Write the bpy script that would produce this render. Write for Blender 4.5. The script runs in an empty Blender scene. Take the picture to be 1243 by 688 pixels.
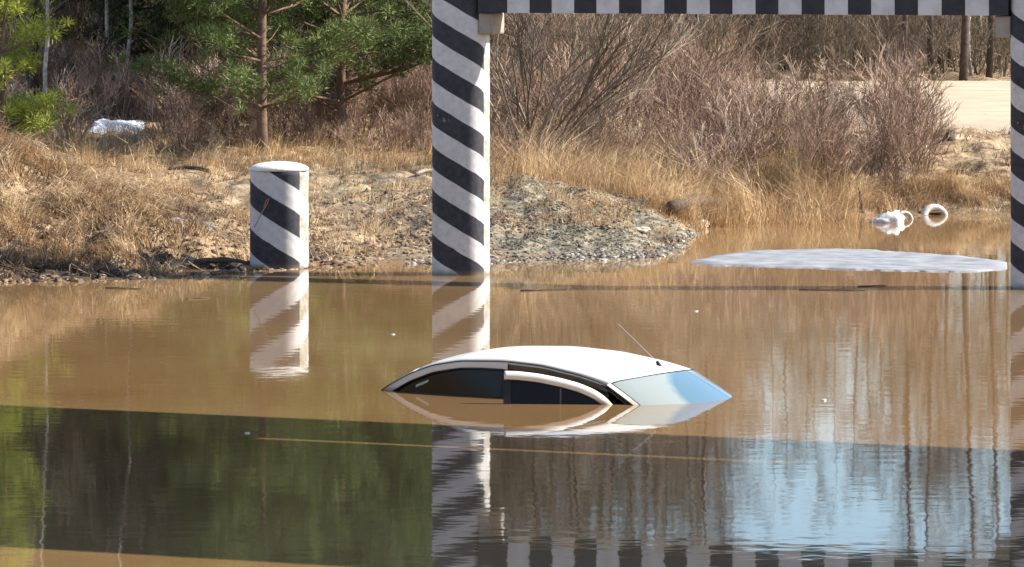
import bpy, math, random
import numpy as np
from mathutils import Vector, noise
from math import sin, cos, tan, pi, radians as R
random.seed(7); rng = np.random.default_rng(7)
SC = bpy.context.scene; COL = SC.collection

# ------------------------------------------------------------------ camera, light
H = 3.73; F = 6000.0; YH = -76.0; W0 = 1243.0; H0 = 688.0
cam = bpy.data.cameras.new('camera'); camo = bpy.data.objects.new('camera', cam); COL.objects.link(camo)
camo.location = (0, 0, H); camo.rotation_euler = (R(90), 0, 0)
cam.sensor_width = 36; cam.lens = 36*F/W0; cam.shift_y = -(H0/2 - YH)/W0
cam.clip_start = 0.5; cam.clip_end = 3000
SC.camera = camo
SUN_EL = R(36); PHI = R(0)                 # PHI: angle of the sun from +X (right), minus = towards the camera
sd = Vector((cos(SUN_EL)*cos(PHI), cos(SUN_EL)*sin(PHI), sin(SUN_EL)))
sun = bpy.data.lights.new('sun', 'SUN'); sun.energy = 5.0; sun.angle = R(0.53); sun.color = (1.0, .93, .82)
suno = bpy.data.objects.new('sun', sun); COL.objects.link(suno)
suno.rotation_euler = sd.to_track_quat('Z', 'Y').to_euler(); suno.location = (30, -10, 40)
w = bpy.data.worlds.new('World'); SC.world = w; w.use_nodes = True
nt = w.node_tree; bg = nt.nodes['Background']; sky = nt.nodes.new('ShaderNodeTexSky')
sky.sky_type = 'NISHITA'; sky.sun_disc = False; sky.sun_elevation = SUN_EL; sky.sun_rotation = R(90) - PHI
sky.air_density = 1.0; sky.dust_density = 0.6; sky.ozone_density = 2.5
nt.links.new(sky.outputs[0], bg.inputs[0]); bg.inputs[1].default_value = 0.125
SC.view_settings.view_transform = 'Standard'; SC.view_settings.look = 'None'
SC.view_settings.exposure = 1.02; SC.view_settings.gamma = 1
SC.render.engine = 'CYCLES'
try:
    SC.cycles.max_bounces = 5; SC.cycles.diffuse_bounces = 2; SC.cycles.glossy_bounces = 3
    SC.cycles.transparent_max_bounces = 4; SC.cycles.caustics_reflective = False; SC.cycles.caustics_refractive = False
except Exception: pass

def at(px, py, z=0.0):                        # the point of height z seen at a pixel of the photograph
    d = (H - z)*F/(py - YH)
    return Vector(((px - W0/2)*d/F, d, z))
def xat(px, d): return (px - W0/2)*d/F

# ------------------------------------------------------------------ materials
def mat(name, col, rough=.8, spec=.3, metal=0, var=None, vscale=3, bump=0, bscale=20, coat=0):
    m = bpy.data.materials.new(name); m.use_nodes = True; t = m.node_tree; p = t.nodes['Principled BSDF']
    p.inputs['Roughness'].default_value = rough; p.inputs['Specular IOR Level'].default_value = spec
    p.inputs['Metallic'].default_value = metal; p.inputs['Coat Weight'].default_value = coat
    p.inputs['Base Color'].default_value = (*col, 1)
    tc = t.nodes.new('ShaderNodeTexCoord')
    if var:
        n = t.nodes.new('ShaderNodeTexNoise'); n.inputs['Scale'].default_value = vscale; n.inputs['Detail'].default_value = 6
        r = t.nodes.new('ShaderNodeValToRGB'); r.color_ramp.elements[0].position = .35; r.color_ramp.elements[1].position = .66
        r.color_ramp.elements[0].color = (*col, 1); r.color_ramp.elements[1].color = (*var, 1)
        t.links.new(tc.outputs['Object'], n.inputs['Vector']); t.links.new(n.outputs['Fac'], r.inputs['Fac'])
        t.links.new(r.outputs[0], p.inputs['Base Color'])
    if bump:
        n = t.nodes.new('ShaderNodeTexNoise'); n.inputs['Scale'].default_value = bscale; n.inputs['Detail'].default_value = 5
        b = t.nodes.new('ShaderNodeBump'); b.inputs['Strength'].default_value = bump; b.inputs['Distance'].default_value = .02
        t.links.new(tc.outputs['Object'], n.inputs['Vector']); t.links.new(n.outputs['Fac'], b.inputs['Height'])
        t.links.new(b.outputs[0], p.inputs['Normal'])
    return m
def tint_mat(name, a, b, c=None, trans=0.0, rough=.8):
    """colour picked per leaf, twig or blade from a random face attribute"""
    m = bpy.data.materials.new(name); m.use_nodes = True; t = m.node_tree; p = t.nodes['Principled BSDF']
    p.inputs['Roughness'].default_value = rough; p.inputs['Specular IOR Level'].default_value = .25
    at_ = t.nodes.new('ShaderNodeAttribute'); at_.attribute_name = 'tint'
    r = t.nodes.new('ShaderNodeValToRGB'); r.color_ramp.elements[0].color = (*a, 1); r.color_ramp.elements[1].color = (*b, 1)
    if c:
        e = r.color_ramp.elements.new(.82); e.color = (*b, 1); r.color_ramp.elements[2].color = (*c, 1)
    t.links.new(at_.outputs['Fac'], r.inputs[0])
    oi = t.nodes.new('ShaderNodeObjectInfo'); hs = t.nodes.new('ShaderNodeHueSaturation')
    mr = t.nodes.new('ShaderNodeMapRange'); mr.inputs[3].default_value = .72; mr.inputs[4].default_value = 1.3
    t.links.new(oi.outputs['Random'], mr.inputs[0]); t.links.new(mr.outputs[0], hs.inputs['Value'])
    t.links.new(r.outputs[0], hs.inputs['Color']); t.links.new(hs.outputs[0], p.inputs['Base Color'])
    if trans:
        tr = t.nodes.new('ShaderNodeBsdfTranslucent'); mx = t.nodes.new('ShaderNodeMixShader'); mx.inputs[0].default_value = trans
        t.links.new(hs.outputs[0], tr.inputs[0]); t.links.new(p.outputs[0], mx.inputs[1]); t.links.new(tr.outputs[0], mx.inputs[2])
        t.links.new(mx.outputs[0], t.nodes['Material Output'].inputs[0])
    return m

M = {}
M['white_paint'] = mat('car_white', (.86, .86, .85), .3, .4, coat=.15, var=(.80, .79, .77), vscale=4)
M['black_trim'] = mat('black_trim', (.012, .012, .013), .45, .4)
M['dark_glass'] = mat('dark_glass', (.012, .009, .006), .07, .18)
M['jamb'] = mat('door_jamb', (.10, .075, .055), .6, .3, var=(.16, .13, .10), vscale=8)
M['chrome'] = mat('steel', (.55, .55, .55), .3, .5, metal=1)
M['teal'] = mat('window_glint', (.35, .52, .5), .15, .5)
M['black_paint'] = mat('black_paint', (.022, .024, .03), .55, .35, var=(.035, .036, .043), vscale=9, bump=.2, bscale=30)
M['whitewash'] = mat('whitewash', (.62, .62, .62), .8, .2, var=(.50, .50, .49), vscale=7, bump=.2, bscale=40)
M['cap'] = mat('cap_white', (.78, .77, .72), .8, .2, var=(.62, .60, .54), vscale=8, bump=.25, bscale=30)
M['concrete'] = mat('concrete', (.34, .31, .27), .9, .2, var=(.25, .23, .20), vscale=5, bump=.3)
M['steel_dark'] = mat('bridge_steel', (.09, .085, .08), .7, .3, var=(.14, .09, .06), vscale=3)
M['snow'] = mat('snow', (.80, .84, .90), .6, .3, var=(.62, .68, .78), vscale=7, bump=.5, bscale=14)
M['ice'] = mat('ice', (.20, .205, .215), .7, .25, var=(.36, .36, .365), vscale=3.3, bump=.25, bscale=30)
M['bark'] = mat('bark_dark', (.075, .058, .048), .9, .2, var=(.13, .10, .08), vscale=9, bump=.6, bscale=18)
M['pine_bark'] = mat('bark_pine', (.12, .075, .055), .9, .2, var=(.20, .13, .09), vscale=9, bump=.6, bscale=18)
M['birch'] = mat('bark_birch', (.50, .47, .42), .8, .2, var=(.20, .17, .15), vscale=12, bump=.3)
M['deadwood'] = mat('dead_wood', (.42, .36, .29), .85, .2, var=(.28, .22, .17), vscale=10, bump=.4)
M['driftwood'] = mat('dark_wood', (.07, .05, .038), .9, .2, var=(.15, .105, .07), vscale=8, bump=.5)
M['twig'] = tint_mat('twig_red', (.13, .08, .052), (.38, .25, .18), (.68, .51, .38))
M['twig_olive'] = tint_mat('twig_olive', (.10, .075, .05), (.26, .20, .14), (.42, .35, .26))
M['twig_far'] = tint_mat('twig_far', (.12, .09, .068), (.26, .20, .15), (.46, .38, .30))
M['needle'] = tint_mat('needle_green', (.05, .07, .022), (.15, .19, .055), (.28, .31, .11), trans=.2, rough=.55)
M['needle_dark'] = tint_mat('needle_dark', (.022, .038, .014), (.055, .085, .028), (.10, .13, .045), trans=.15, rough=.55)
M['needle_lime'] = tint_mat('needle_lime', (.22, .27, .04), (.38, .42, .07), (.50, .50, .12), trans=.3, rough=.55)
M['straw'] = tint_mat('straw', (.24, .135, .065), (.64, .42, .22), (.88, .68, .40), trans=.25)
M['litter'] = tint_mat('litter', (.07, .045, .03), (.26, .175, .11), (.46, .34, .22))
M['stone'] = tint_mat('stone', (.12, .10, .075), (.33, .285, .22), (.70, .66, .58))
M['tyre_white'] = mat('tyre_white', (.62, .60, .55), .7, .2, var=(.36, .32, .26), vscale=6, bump=.4)
M['bag'] = mat('bag_white', (.70, .69, .67), .6, .3, var=(.48, .45, .40), vscale=7, bump=.8, bscale=10)
M['cord'] = mat('cord_red', (.36, .17, .14), .8, .2)
M['rust'] = mat('rusty_metal', (.18, .09, .05), .8, .3, var=(.28, .16, .09), vscale=9)

def tide(m):
    t = m.node_tree; p = t.nodes['Principled BSDF']; L = t.links; src = p.inputs['Base Color'].links[0].from_socket
    g = t.nodes.new('ShaderNodeNewGeometry'); sp_ = t.nodes.new('ShaderNodeSeparateXYZ'); L.new(g.outputs['Position'], sp_.inputs[0])
    n = t.nodes.new('ShaderNodeTexNoise'); n.inputs['Scale'].default_value = 11; n.inputs['Detail'].default_value = 5; L.new(g.outputs['Position'], n.inputs['Vector'])
    a = t.nodes.new('ShaderNodeMath'); a.operation = 'MULTIPLY_ADD'; a.inputs[1].default_value = -.10; L.new(n.outputs['Fac'], a.inputs[0]); L.new(sp_.outputs['Z'], a.inputs[2])
    mr = t.nodes.new('ShaderNodeMapRange'); mr.inputs[1].default_value = -.04; mr.inputs[2].default_value = .0; mr.inputs[3].default_value = .7; mr.inputs[4].default_value = 0; L.new(a.outputs[0], mr.inputs[0])
    x = t.nodes.new('ShaderNodeMix'); x.data_type = 'RGBA'; L.new(mr.outputs[0], x.inputs[0]); L.new(src, x.inputs[6]); x.inputs[7].default_value = (.30, .22, .14, 1)
    L.new(x.outputs[2], p.inputs['Base Color'])
tide(M['white_paint'])
# windscreen: pale with one round blue patch, sky reflection put into the colour
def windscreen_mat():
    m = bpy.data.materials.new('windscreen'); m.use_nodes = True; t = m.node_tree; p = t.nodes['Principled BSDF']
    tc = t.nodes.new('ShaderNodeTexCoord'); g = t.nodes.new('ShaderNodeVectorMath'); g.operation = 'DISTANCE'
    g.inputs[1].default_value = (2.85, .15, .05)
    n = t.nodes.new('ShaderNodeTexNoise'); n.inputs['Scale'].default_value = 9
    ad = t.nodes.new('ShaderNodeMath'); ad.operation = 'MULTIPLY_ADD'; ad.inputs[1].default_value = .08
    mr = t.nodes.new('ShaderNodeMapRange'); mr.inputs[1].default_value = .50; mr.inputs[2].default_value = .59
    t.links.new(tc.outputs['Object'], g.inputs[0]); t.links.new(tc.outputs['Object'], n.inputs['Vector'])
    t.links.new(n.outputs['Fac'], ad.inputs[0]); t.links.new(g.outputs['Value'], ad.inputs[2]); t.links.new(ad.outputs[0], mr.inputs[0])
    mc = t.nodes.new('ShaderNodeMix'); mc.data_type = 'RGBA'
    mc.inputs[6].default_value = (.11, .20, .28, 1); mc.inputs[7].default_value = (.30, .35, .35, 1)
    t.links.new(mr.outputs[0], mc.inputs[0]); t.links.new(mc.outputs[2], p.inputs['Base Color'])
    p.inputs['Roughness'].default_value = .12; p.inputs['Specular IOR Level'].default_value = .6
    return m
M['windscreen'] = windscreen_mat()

def water_mat():
    m = bpy.data.materials.new('flood_water'); m.use_nodes = True; t = m.node_tree; p = t.nodes['Principled BSDF']
    p.inputs['Roughness'].default_value = .03; p.inputs['IOR'].default_value = 1.5; p.inputs['Specular IOR Level'].default_value = .5
    tc = t.nodes.new('ShaderNodeTexCoord')
    n = t.nodes.new('ShaderNodeTexNoise'); n.inputs['Scale'].default_value = .35; n.inputs['Detail'].default_value = 3
    r = t.nodes.new('ShaderNodeValToRGB'); r.color_ramp.elements[0].position = .3; r.color_ramp.elements[1].position = .7
    r.color_ramp.elements[0].color = (.235, .136, .056, 1); r.color_ramp.elements[1].color = (.295, .185, .086, 1)
    t.links.new(tc.outputs['Object'], n.inputs['Vector']); t.links.new(n.outputs['Fac'], r.inputs[0]); t.links.new(r.outputs[0], p.inputs['Base Color'])
    def wave(sx, sy, dist, det):
        mp = t.nodes.new('ShaderNodeMapping'); mp.inputs['Scale'].default_value = (sx, sy, 1)
        k = t.nodes.new('ShaderNodeTexNoise'); k.inputs['Scale'].default_value = 1; k.inputs['Detail'].default_value = det
        t.links.new(tc.outputs['Object'], mp.inputs[0]); t.links.new(mp.outputs[0], k.inputs['Vector'])
        b = t.nodes.new('ShaderNodeBump'); b.inputs['Strength'].default_value = 1; b.inputs['Distance'].default_value = dist
        t.links.new(k.outputs['Fac'], b.inputs['Height']); return b, k
    b1, _ = wave(3.0, 3.5, .0009, 2); b2, k2 = wave(9, 3.6, .00035, 2)
    # wind-ruffled patches
    pn = t.nodes.new('ShaderNodeTexNoise'); pn.inputs['Scale'].default_value = 1; pn.inputs['Detail'].default_value = 2
    mp = t.nodes.new('ShaderNodeMapping'); mp.inputs['Scale'].default_value = (.28, .5, 1)
    pr = t.nodes.new('ShaderNodeMapRange'); pr.inputs[1].default_value = .52; pr.inputs[2].default_value = .68; pr.inputs[3].default_value = .15
    t.links.new(tc.outputs['Object'], mp.inputs[0]); t.links.new(mp.outputs[0], pn.inputs['Vector']); t.links.new(pn.outputs['Fac'], pr.inputs[0])
    t.links.new(pr.outputs[0], b2.inputs['Strength'])
    t.links.new(b1.outputs[0], b2.inputs['Normal']); t.links.new(b2.outputs[0], p.inputs['Normal'])
    return m
M['water'] = water_mat()

def column_mat(name, period, off, kk, sr):
    m = bpy.data.materials.new(name); m.use_nodes = True; t = m.node_tree; p = t.nodes['Principled BSDF']; L = t.links
    def N(k): return t.nodes.new(k)
    def mth(op, a, b=None, c=None):
        x = N('ShaderNodeMath'); x.operation = op
        for i, v in enumerate((a, b, c)):
            if v is None: continue
            if isinstance(v, (int, float)): x.inputs[i].default_value = v
            else: L.new(v, x.inputs[i])
        return x.outputs[0]
    uv = N('ShaderNodeUVMap'); uv.uv_map = 'wrap'; sp = N('ShaderNodeSeparateXYZ'); L.new(uv.outputs[0], sp.inputs[0])
    tc = N('ShaderNodeTexCoord'); n = N('ShaderNodeTexNoise'); n.inputs['Scale'].default_value = 7; n.inputs['Detail'].default_value = 4
    L.new(tc.outputs['Object'], n.inputs['Vector'])
    wob = mth('MULTIPLY', mth('SUBTRACT', n.outputs['Fac'], .5), .02)
    v = mth('ADD', mth('MULTIPLY_ADD', sp.outputs['X'], kk, sp.outputs['Y']), wob)
    fr = mth('FRACT', mth('DIVIDE', mth('ADD', v, off), period))
    tri = mth('ABSOLUTE', mth('SUBTRACT', fr, .5))
    blk = N('ShaderNodeMapRange'); L.new(tri, blk.inputs[0]); blk.inputs[1].default_value = .243; blk.inputs[2].default_value = .257
    blk.inputs[3].default_value = 1; blk.inputs[4].default_value = 0
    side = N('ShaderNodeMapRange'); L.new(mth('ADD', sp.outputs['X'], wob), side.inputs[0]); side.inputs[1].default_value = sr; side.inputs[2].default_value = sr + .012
    n2 = N('ShaderNodeTexNoise'); n2.inputs['Scale'].default_value = 14; n2.inputs['Detail'].default_value = 7; L.new(tc.outputs['Object'], n2.inputs['Vector'])
    def ramp(a, b, f, p0=.35, p1=.65):
        r = N('ShaderNodeValToRGB'); r.color_ramp.elements[0].color = (*a, 1); r.color_ramp.elements[1].color = (*b, 1)
        r.color_ramp.elements[0].position = p0; r.color_ramp.elements[1].position = p1; L.new(f, r.inputs[0]); return r.outputs[0]
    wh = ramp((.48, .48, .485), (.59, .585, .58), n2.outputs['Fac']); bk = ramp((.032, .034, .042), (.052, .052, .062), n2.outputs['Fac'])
    sd_ = ramp((.26, .25, .215), (.44, .42, .37), n2.outputs['Fac'])  # beige replacing black on the right side: sun sheen put into the colour
    def mix(f, a, b):
        x = N('ShaderNodeMix'); x.data_type = 'RGBA'; L.new(f, x.inputs[0]); L.new(a, x.inputs[6]); L.new(b, x.inputs[7]); return x.outputs[2]
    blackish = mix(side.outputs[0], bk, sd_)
    c = mix(blk.outputs[0], wh, blackish)
    # mud line just above the water
    mud = N('ShaderNodeMapRange'); L.new(mth('ADD', sp.outputs['Y'], mth('MULTIPLY', n.outputs['Fac'], .05)), mud.inputs[0])
    mud.inputs[1].default_value = .03; mud.inputs[2].default_value = .09; mud.inputs[3].default_value = .75; mud.inputs[4].default_value = 0
    mm = N('ShaderNodeMix'); mm.data_type = 'RGBA'; L.new(mud.outputs[0], mm.inputs[0]); L.new(c, mm.inputs[6]); mm.inputs[7].default_value = (.16, .12, .08, 1)
    n3 = N('ShaderNodeTexNoise'); n3.inputs['Scale'].default_value = 5.5; n3.inputs['Detail'].default_value = 9; n3.inputs['Roughness'].default_value = .7; L.new(tc.outputs['Object'], n3.inputs['Vector'])
    ch = N('ShaderNodeMapRange'); ch.inputs[1].default_value = .655; ch.inputs[2].default_value = .675; ch.inputs[4].default_value = .8; L.new(n3.outputs['Fac'], ch.inputs[0])
    m4 = N('ShaderNodeMix'); m4.data_type = 'RGBA'; L.new(ch.outputs[0], m4.inputs[0]); L.new(mm.outputs[2], m4.inputs[6]); m4.inputs[7].default_value = (.27, .235, .20, 1)
    L.new(m4.outputs[2], p.inputs['Base Color']); p.inputs['Roughness'].default_value = .75; p.inputs['Specular IOR Level'].default_value = .25
    b = N('ShaderNodeBump'); b.inputs['Strength'].default_value = .25; b.inputs['Distance'].default_value = .02
    L.new(n2.outputs['Fac'], b.inputs['Height']); L.new(b.outputs[0], p.inputs['Normal'])
    return m

def ground_mat():
    m = bpy.data.materials.new('ground'); m.use_nodes = True; t = m.node_tree; p = t.nodes['Principled BSDF']; L = t.links
    p.inputs['Roughness'].default_value = .95; p.inputs['Specular IOR Level'].default_value = .1
    tc = t.nodes.new('ShaderNodeTexCoord')
    def nz(s, d=8):
        n = t.nodes.new('ShaderNodeTexNoise'); n.inputs['Scale'].default_value = s; n.inputs['Detail'].default_value = d
        L.new(tc.outputs['Object'], n.inputs['Vector']); return n.outputs['Fac']
    def ramp(f, cols):
        r = t.nodes.new('ShaderNodeValToRGB'); e = r.color_ramp.elements
        e[0].position, e[0].color = cols[0][0], (*cols[0][1], 1); e[1].position, e[1].color = cols[-1][0], (*cols[-1][1], 1)
        for q, c in cols[1:-1]:
            x = e.new(q); x.color = (*c, 1)
        L.new(f, r.inputs[0]); return r.outputs[0]
    soil = ramp(nz(3.2), [(.36, (.12, .08, .05)), (.48, (.30, .21, .125)), (.6, (.44, .32, .19)), (.7, (.55, .42, .27))])
    grav = ramp(nz(6.5), [(.34, (.07, .06, .042)), (.46, (.16, .14, .10)), (.6, (.28, .245, .175)), (.74, (.38, .33, .245))])
    a = t.nodes.new('ShaderNodeAttribute'); a.attribute_name = 'gravel'
    x = t.nodes.new('ShaderNodeMix'); x.data_type = 'RGBA'; L.new(a.outputs['Fac'], x.inputs[0]); L.new(soil, x.inputs[6]); L.new(grav, x.inputs[7])
    wet = t.nodes.new('ShaderNodeAttribute'); wet.attribute_name = 'wet'
    y = t.nodes.new('ShaderNodeMix'); y.data_type = 'RGBA'; L.new(wet.outputs['Fac'], y.inputs[0]); L.new(x.outputs[2], y.inputs[6]); y.inputs[7].default_value = (.20, .125, .065, 1)
    dk = t.nodes.new('ShaderNodeAttribute'); dk.attribute_name = 'dark'
    y2 = t.nodes.new('ShaderNodeMix'); y2.data_type = 'RGBA'; L.new(dk.outputs['Fac'], y2.inputs[0]); L.new(y.outputs[2], y2.inputs[6]); L.new(ramp(nz(9), [(.4, (.035, .024, .017)), (.65, (.12, .08, .05))]), y2.inputs[7])
    L.new(y2.outputs[2], p.inputs['Base Color'])
    b = t.nodes.new('ShaderNodeBump'); b.inputs['Strength'].default_value = .9; b.inputs['Distance'].default_value = .05
    L.new(nz(12), b.inputs['Height']); L.new(b.outputs[0], p.inputs['Normal'])
    return m
M['ground'] = ground_mat()
M['sand'] = mat('road_sand', (.55, .44, .31), .95, .1, var=(.45, .35, .24), vscale=1.2, bump=.4, bscale=8)

# ------------------------------------------------------------------ builders
class MB:
    def __init__(s): s.v = []; s.f = []; s.t = []
    def tube(s, pts, rads, n=3, tint=None, cap=True):
        tint = random.random() if tint is None else tint
        rings = []
        for i, p in enumerate(pts):
            a = pts[max(i-1, 0)]; b = pts[min(i+1, len(pts)-1)]
            d = (b - a).normalized(); u = d.cross(Vector((.31, .57, .76))).normalized(); q = d.cross(u)
            k0 = len(s.v); rings.append(k0)
            for k in range(n):
                an = 2*pi*k/n; s.v.append(tuple(p + (u*cos(an) + q*sin(an))*rads[i]))
        for i in range(len(pts)-1):
            for k in range(n):
                k1 = (k+1) % n
                s.f.append((rings[i]+k, rings[i]+k1, rings[i+1]+k1, rings[i+1]+k)); s.t.append(tint)
        if cap:
            s.f.append(tuple(rings[0]+k for k in reversed(range(n)))); s.t.append(tint)
            s.f.append(tuple(rings[-1]+k for k in range(n))); s.t.append(tint)
    def box(s, c, h, rz=0):
        k0 = len(s.v); ca, sa = cos(rz), sin(rz)
        for dz in (-1, 1):
            for dx, dy in ((-1, -1), (1, -1), (1, 1), (-1, 1)):
                x, y = dx*h[0], dy*h[1]; s.v.append((c[0]+x*ca-y*sa, c[1]+x*sa+y*ca, c[2]+dz*h[2]))
        for q in ((3, 2, 1, 0), (4, 5, 6, 7), (0, 1, 5, 4), (1, 2, 6, 5), (2, 3, 7, 6), (3, 0, 4, 7)):
            s.f.append(tuple(k0+i for i in q)); s.t.append(.5)
    def grid(s, fn, nu, nv):
        k0 = len(s.v)
        for i in range(nu+1):
            for j in range(nv+1): s.v.append(tuple(fn(i/nu, j/nv)))
        for i in range(nu):
            for j in range(nv):
                a = k0 + i*(nv+1) + j; s.f.append((a, a+nv+1, a+nv+2, a+1)); s.t.append(.5)
    def build(s, name, m, parent=None, smooth=False, thick=0, bevel=0):
        me = bpy.data.meshes.new(name); me.from_pydata(s.v, [], s.f); me.materials.append(m)
        at_ = me.attributes.new('tint', 'FLOAT', 'FACE'); at_.data.foreach_set('value', s.t)
        if smooth: me.shade_smooth()
        me.update()
        o = bpy.data.objects.new(name, me); COL.objects.link(o)
        if parent: o.parent = parent
        if thick:
            x = o.modifiers.new('s', 'SOLIDIFY'); x.thickness = thick; x.offset = -1
        if bevel:
            x = o.modifiers.new('b', 'BEVEL'); x.width = bevel; x.segments = 2; x.limit_method = 'ANGLE'
        return o
def tris(name, V, T, m, parent=None, per=1):
    """V: (n,3,3) triangles with a tint per triangle"""
    n = len(V); me = bpy.data.meshes.new(name); me.vertices.add(n*3); me.loops.add(n*3); me.polygons.add(n)
    me.vertices.foreach_set('co', V.reshape(-1).astype(np.float32)); me.loops.foreach_set('vertex_index', np.arange(n*3, dtype=np.int32))
    me.polygons.foreach_set('loop_start', np.arange(0, n*3, 3, dtype=np.int32)); me.polygons.foreach_set('loop_total', np.full(n, 3, dtype=np.int32))
    me.materials.append(m); a = me.attributes.new('tint', 'FLOAT', 'FACE'); a.data.foreach_set('value', T.astype(np.float32))
    me.update(calc_edges=True); me.validate()
    o = bpy.data.objects.new(name, me); COL.objects.link(o)
    if parent: o.parent = parent
    return o
def thing(name, label, cat, loc=(0, 0, 0), rz=0, group=None):
    o = bpy.data.objects.new(name, None); COL.objects.link(o); o.empty_display_size = .1
    o.location = loc; o.rotation_euler = (0, 0, rz); o['label'] = label; o['category'] = cat
    if group: o['group'] = group
    return o
def tag(o, label, cat, group=None, kind=None):
    o['label'] = label; o['category'] = cat
    if group: o['group'] = group
    if kind: o['kind'] = kind
    return o
def dup(root, loc, rz=0, sc=1, label=None, group=None, cat=None):
    r = root.copy(); COL.objects.link(r); r.location = loc; r.rotation_euler = (0, 0, rz); r.scale = (sc,)*3 if not isinstance(sc, tuple) else sc
    if label: r['label'] = label
    if group: r['group'] = group
    if cat: r['category'] = cat
    for ch in root.children:
        c = ch.copy(); COL.objects.link(c); c.parent = r
        for g in ch.children:
            d = g.copy(); COL.objects.link(d); d.parent = c
    return r
def sstep(a, b, x): t = min(max((x-a)/(b-a), 0), 1); return t*t*(3-2*t)
def interp(xs, ys, x): return float(np.interp(x, xs, ys))

# ------------------------------------------------------------------ terrain
def shore(x):
    return interp([-40, -7, -4.2, -3.2, -2.4, -1.2, 0, 1.7, 2.0, 2.25, 2.6, 3.2, 5, 9, 14, 40],
                  [53, 53.2, 53.6, 54.8, 55.6, 56.2, 56.9, 57.6, 59.2, 61.5, 64.3, 65.6, 66.2, 66.4, 66, 64], x)
US = R(24); BU = Vector((cos(US), -sin(US), 0)); BN = Vector((sin(US), cos(US), 0))   # along and across the bridge
def height(x, d, fine=True):
    s = shore(x) + .35*noise.noise((x*1.3, 3.1, 0)) + .12*noise.noise((x*5, 7.1, 0)); t = d - s
    if t < 0: z = -1.25*sstep(0, -9, t) - .02
    else:
        left = interp([0, 3, 18, 30, 60, 400], [0, .12, .50, .8, 1.1, 3], t)
        right = interp([0, .8, 4.2, 6, 30, 60, 400], [0, .16, .74, .84, .95, 1.1, 3], t)
        k = sstep(2.2, 4.2, x - (d-60)*.02); z = left*(1-k) + right*k
    if d > 45:
        z += 1.10*math.exp(-((x+6.8)/1.75)**2 - ((d-59.8)/3.9)**2) * sstep(53.2, 56, d)
        z += .30*math.exp(-((x+4.6)/.7)**2 - ((d-57.5)/1.6)**2)
        rg = (x-.9) + (d-61.5)*.55
        z += (.48 + .07*noise.noise((x*2.2+d*1.2, d*.4, 6)))*math.exp(-((x-.1)/1.35)**2 - ((d-62.5)/2.8)**2)
        z -= .14*math.exp(-(rg/.16)**2 - ((d-61.5)/1.8)**2)
        z += .10*math.exp(-((x-1.3)/.8)**2 - ((d-59.8)/1.4)**2)
    # embankments that carry the railway to each side, and the slope the viewer stands on
    al = x*BU.x + d*BU.y + 14.0; q = x*BN.x + d*BN.y
    e = 4.3 - max(0, abs(q-30.6) - 5)*.65
    e *= sstep(12.0, 12.6, abs(al)) ; e -= 1.25
    z = max(z, e) if abs(al) > 12 else z
    if d < 24: z = max(z, -1.25 + 3.2*sstep(24, 6, d))
    if fine and t > -1.5:
        a = sstep(-1, 2.5, t)
        z += a*(.12*noise.noise((x*.9, d*.6, 1)) + .10*noise.noise((x*2.6, d*1.2, 5)) + .06*noise.noise((x*6, d*3, 9)))
        z -= .10*eroded(x, d)*(1 + 1.5*noise.noise((x*5, d*3, 13)))
        z -= a*.16*math.exp(-((x+3.9)/1.3)**2 - ((d-55.6)/1.3)**2)*max(0, noise.noise((x*4, d*2, 3))+.25)*2.2
        z += sstep(0, .6, t)*.012*noise.noise((x*18, d*14, 2))
    return z
def axis(lo, hi, step, far, growth=1.35):
    a = list(np.arange(lo, hi+1e-6, step)); s = step; p = a[-1]
    while p < far[1]: s *= growth; p += s; a.append(p)
    s = step; p = a[0]
    while p > far[0]: s *= growth; p -= s; a.insert(0, p)
    return a
def gravel(x, d):
    g = math.exp(-((x-.7)/1.9)**2 - ((d-60)/4.5)**2)*1.6 + .9*math.exp(-((x+2.2)/2.2)**2 - ((d-66)/4)**2)
    g += .6*sstep(2, 0, d - shore(x))
    g = g*(.65+.9*noise.noise((x*1.2, d*.8, 4)))
    return min(max(g, 0), 1)
def eroded(x, d):
    t = d - shore(x); k = sstep(-6.6, -5.6, x)*sstep(-2.5, -2.9, x)*sstep(.1, .3, t)*sstep(1.9, .9, t)
    return k*sstep(-.38, -.1, noise.noise((x*1.9, d*1.3, 41)))
XS = axis(-7.5, 10.5, .085, (-900, 900)); DS = axis(52, 76, .12, (-500, 1500), 1.12)
V = [(x, d, height(x, d, abs(x) < 30 and d < 130)) for x in XS for d in DS]
nd = len(DS); FC = [(i*nd+j, (i+1)*nd+j, (i+1)*nd+j+1, i*nd+j+1) for i in range(len(XS)-1) for j in range(nd-1)]
me = bpy.data.meshes.new('ground'); me.from_pydata(V, [], FC); me.materials.append(M['ground']); me.shade_smooth()
ga = me.attributes.new('gravel', 'FLOAT', 'POINT'); ga.data.foreach_set('value', [gravel(v[0], v[1]) if 45 < v[1] < 80 and abs(v[0]) < 12 else 0 for v in V])
wa = me.attributes.new('wet', 'FLOAT', 'POINT'); wa.data.foreach_set('value', [1-sstep(.0, .07, v[2]) for v in V])
da = me.attributes.new('dark', 'FLOAT', 'POINT'); da.data.foreach_set('value', [eroded(v[0], v[1]) if 45 < v[1] < 80 and abs(v[0]) < 12 else 0 for v in V])
go = bpy.data.objects.new('ground', me); COL.objects.link(go); go['kind'] = 'structure'

wb = MB(); wb.grid(lambda u, v: (-70+140*u, -2+72*v, 0), 2, 2)
wo = wb.build('water', M['water']); wo['kind'] = 'structure'

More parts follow.
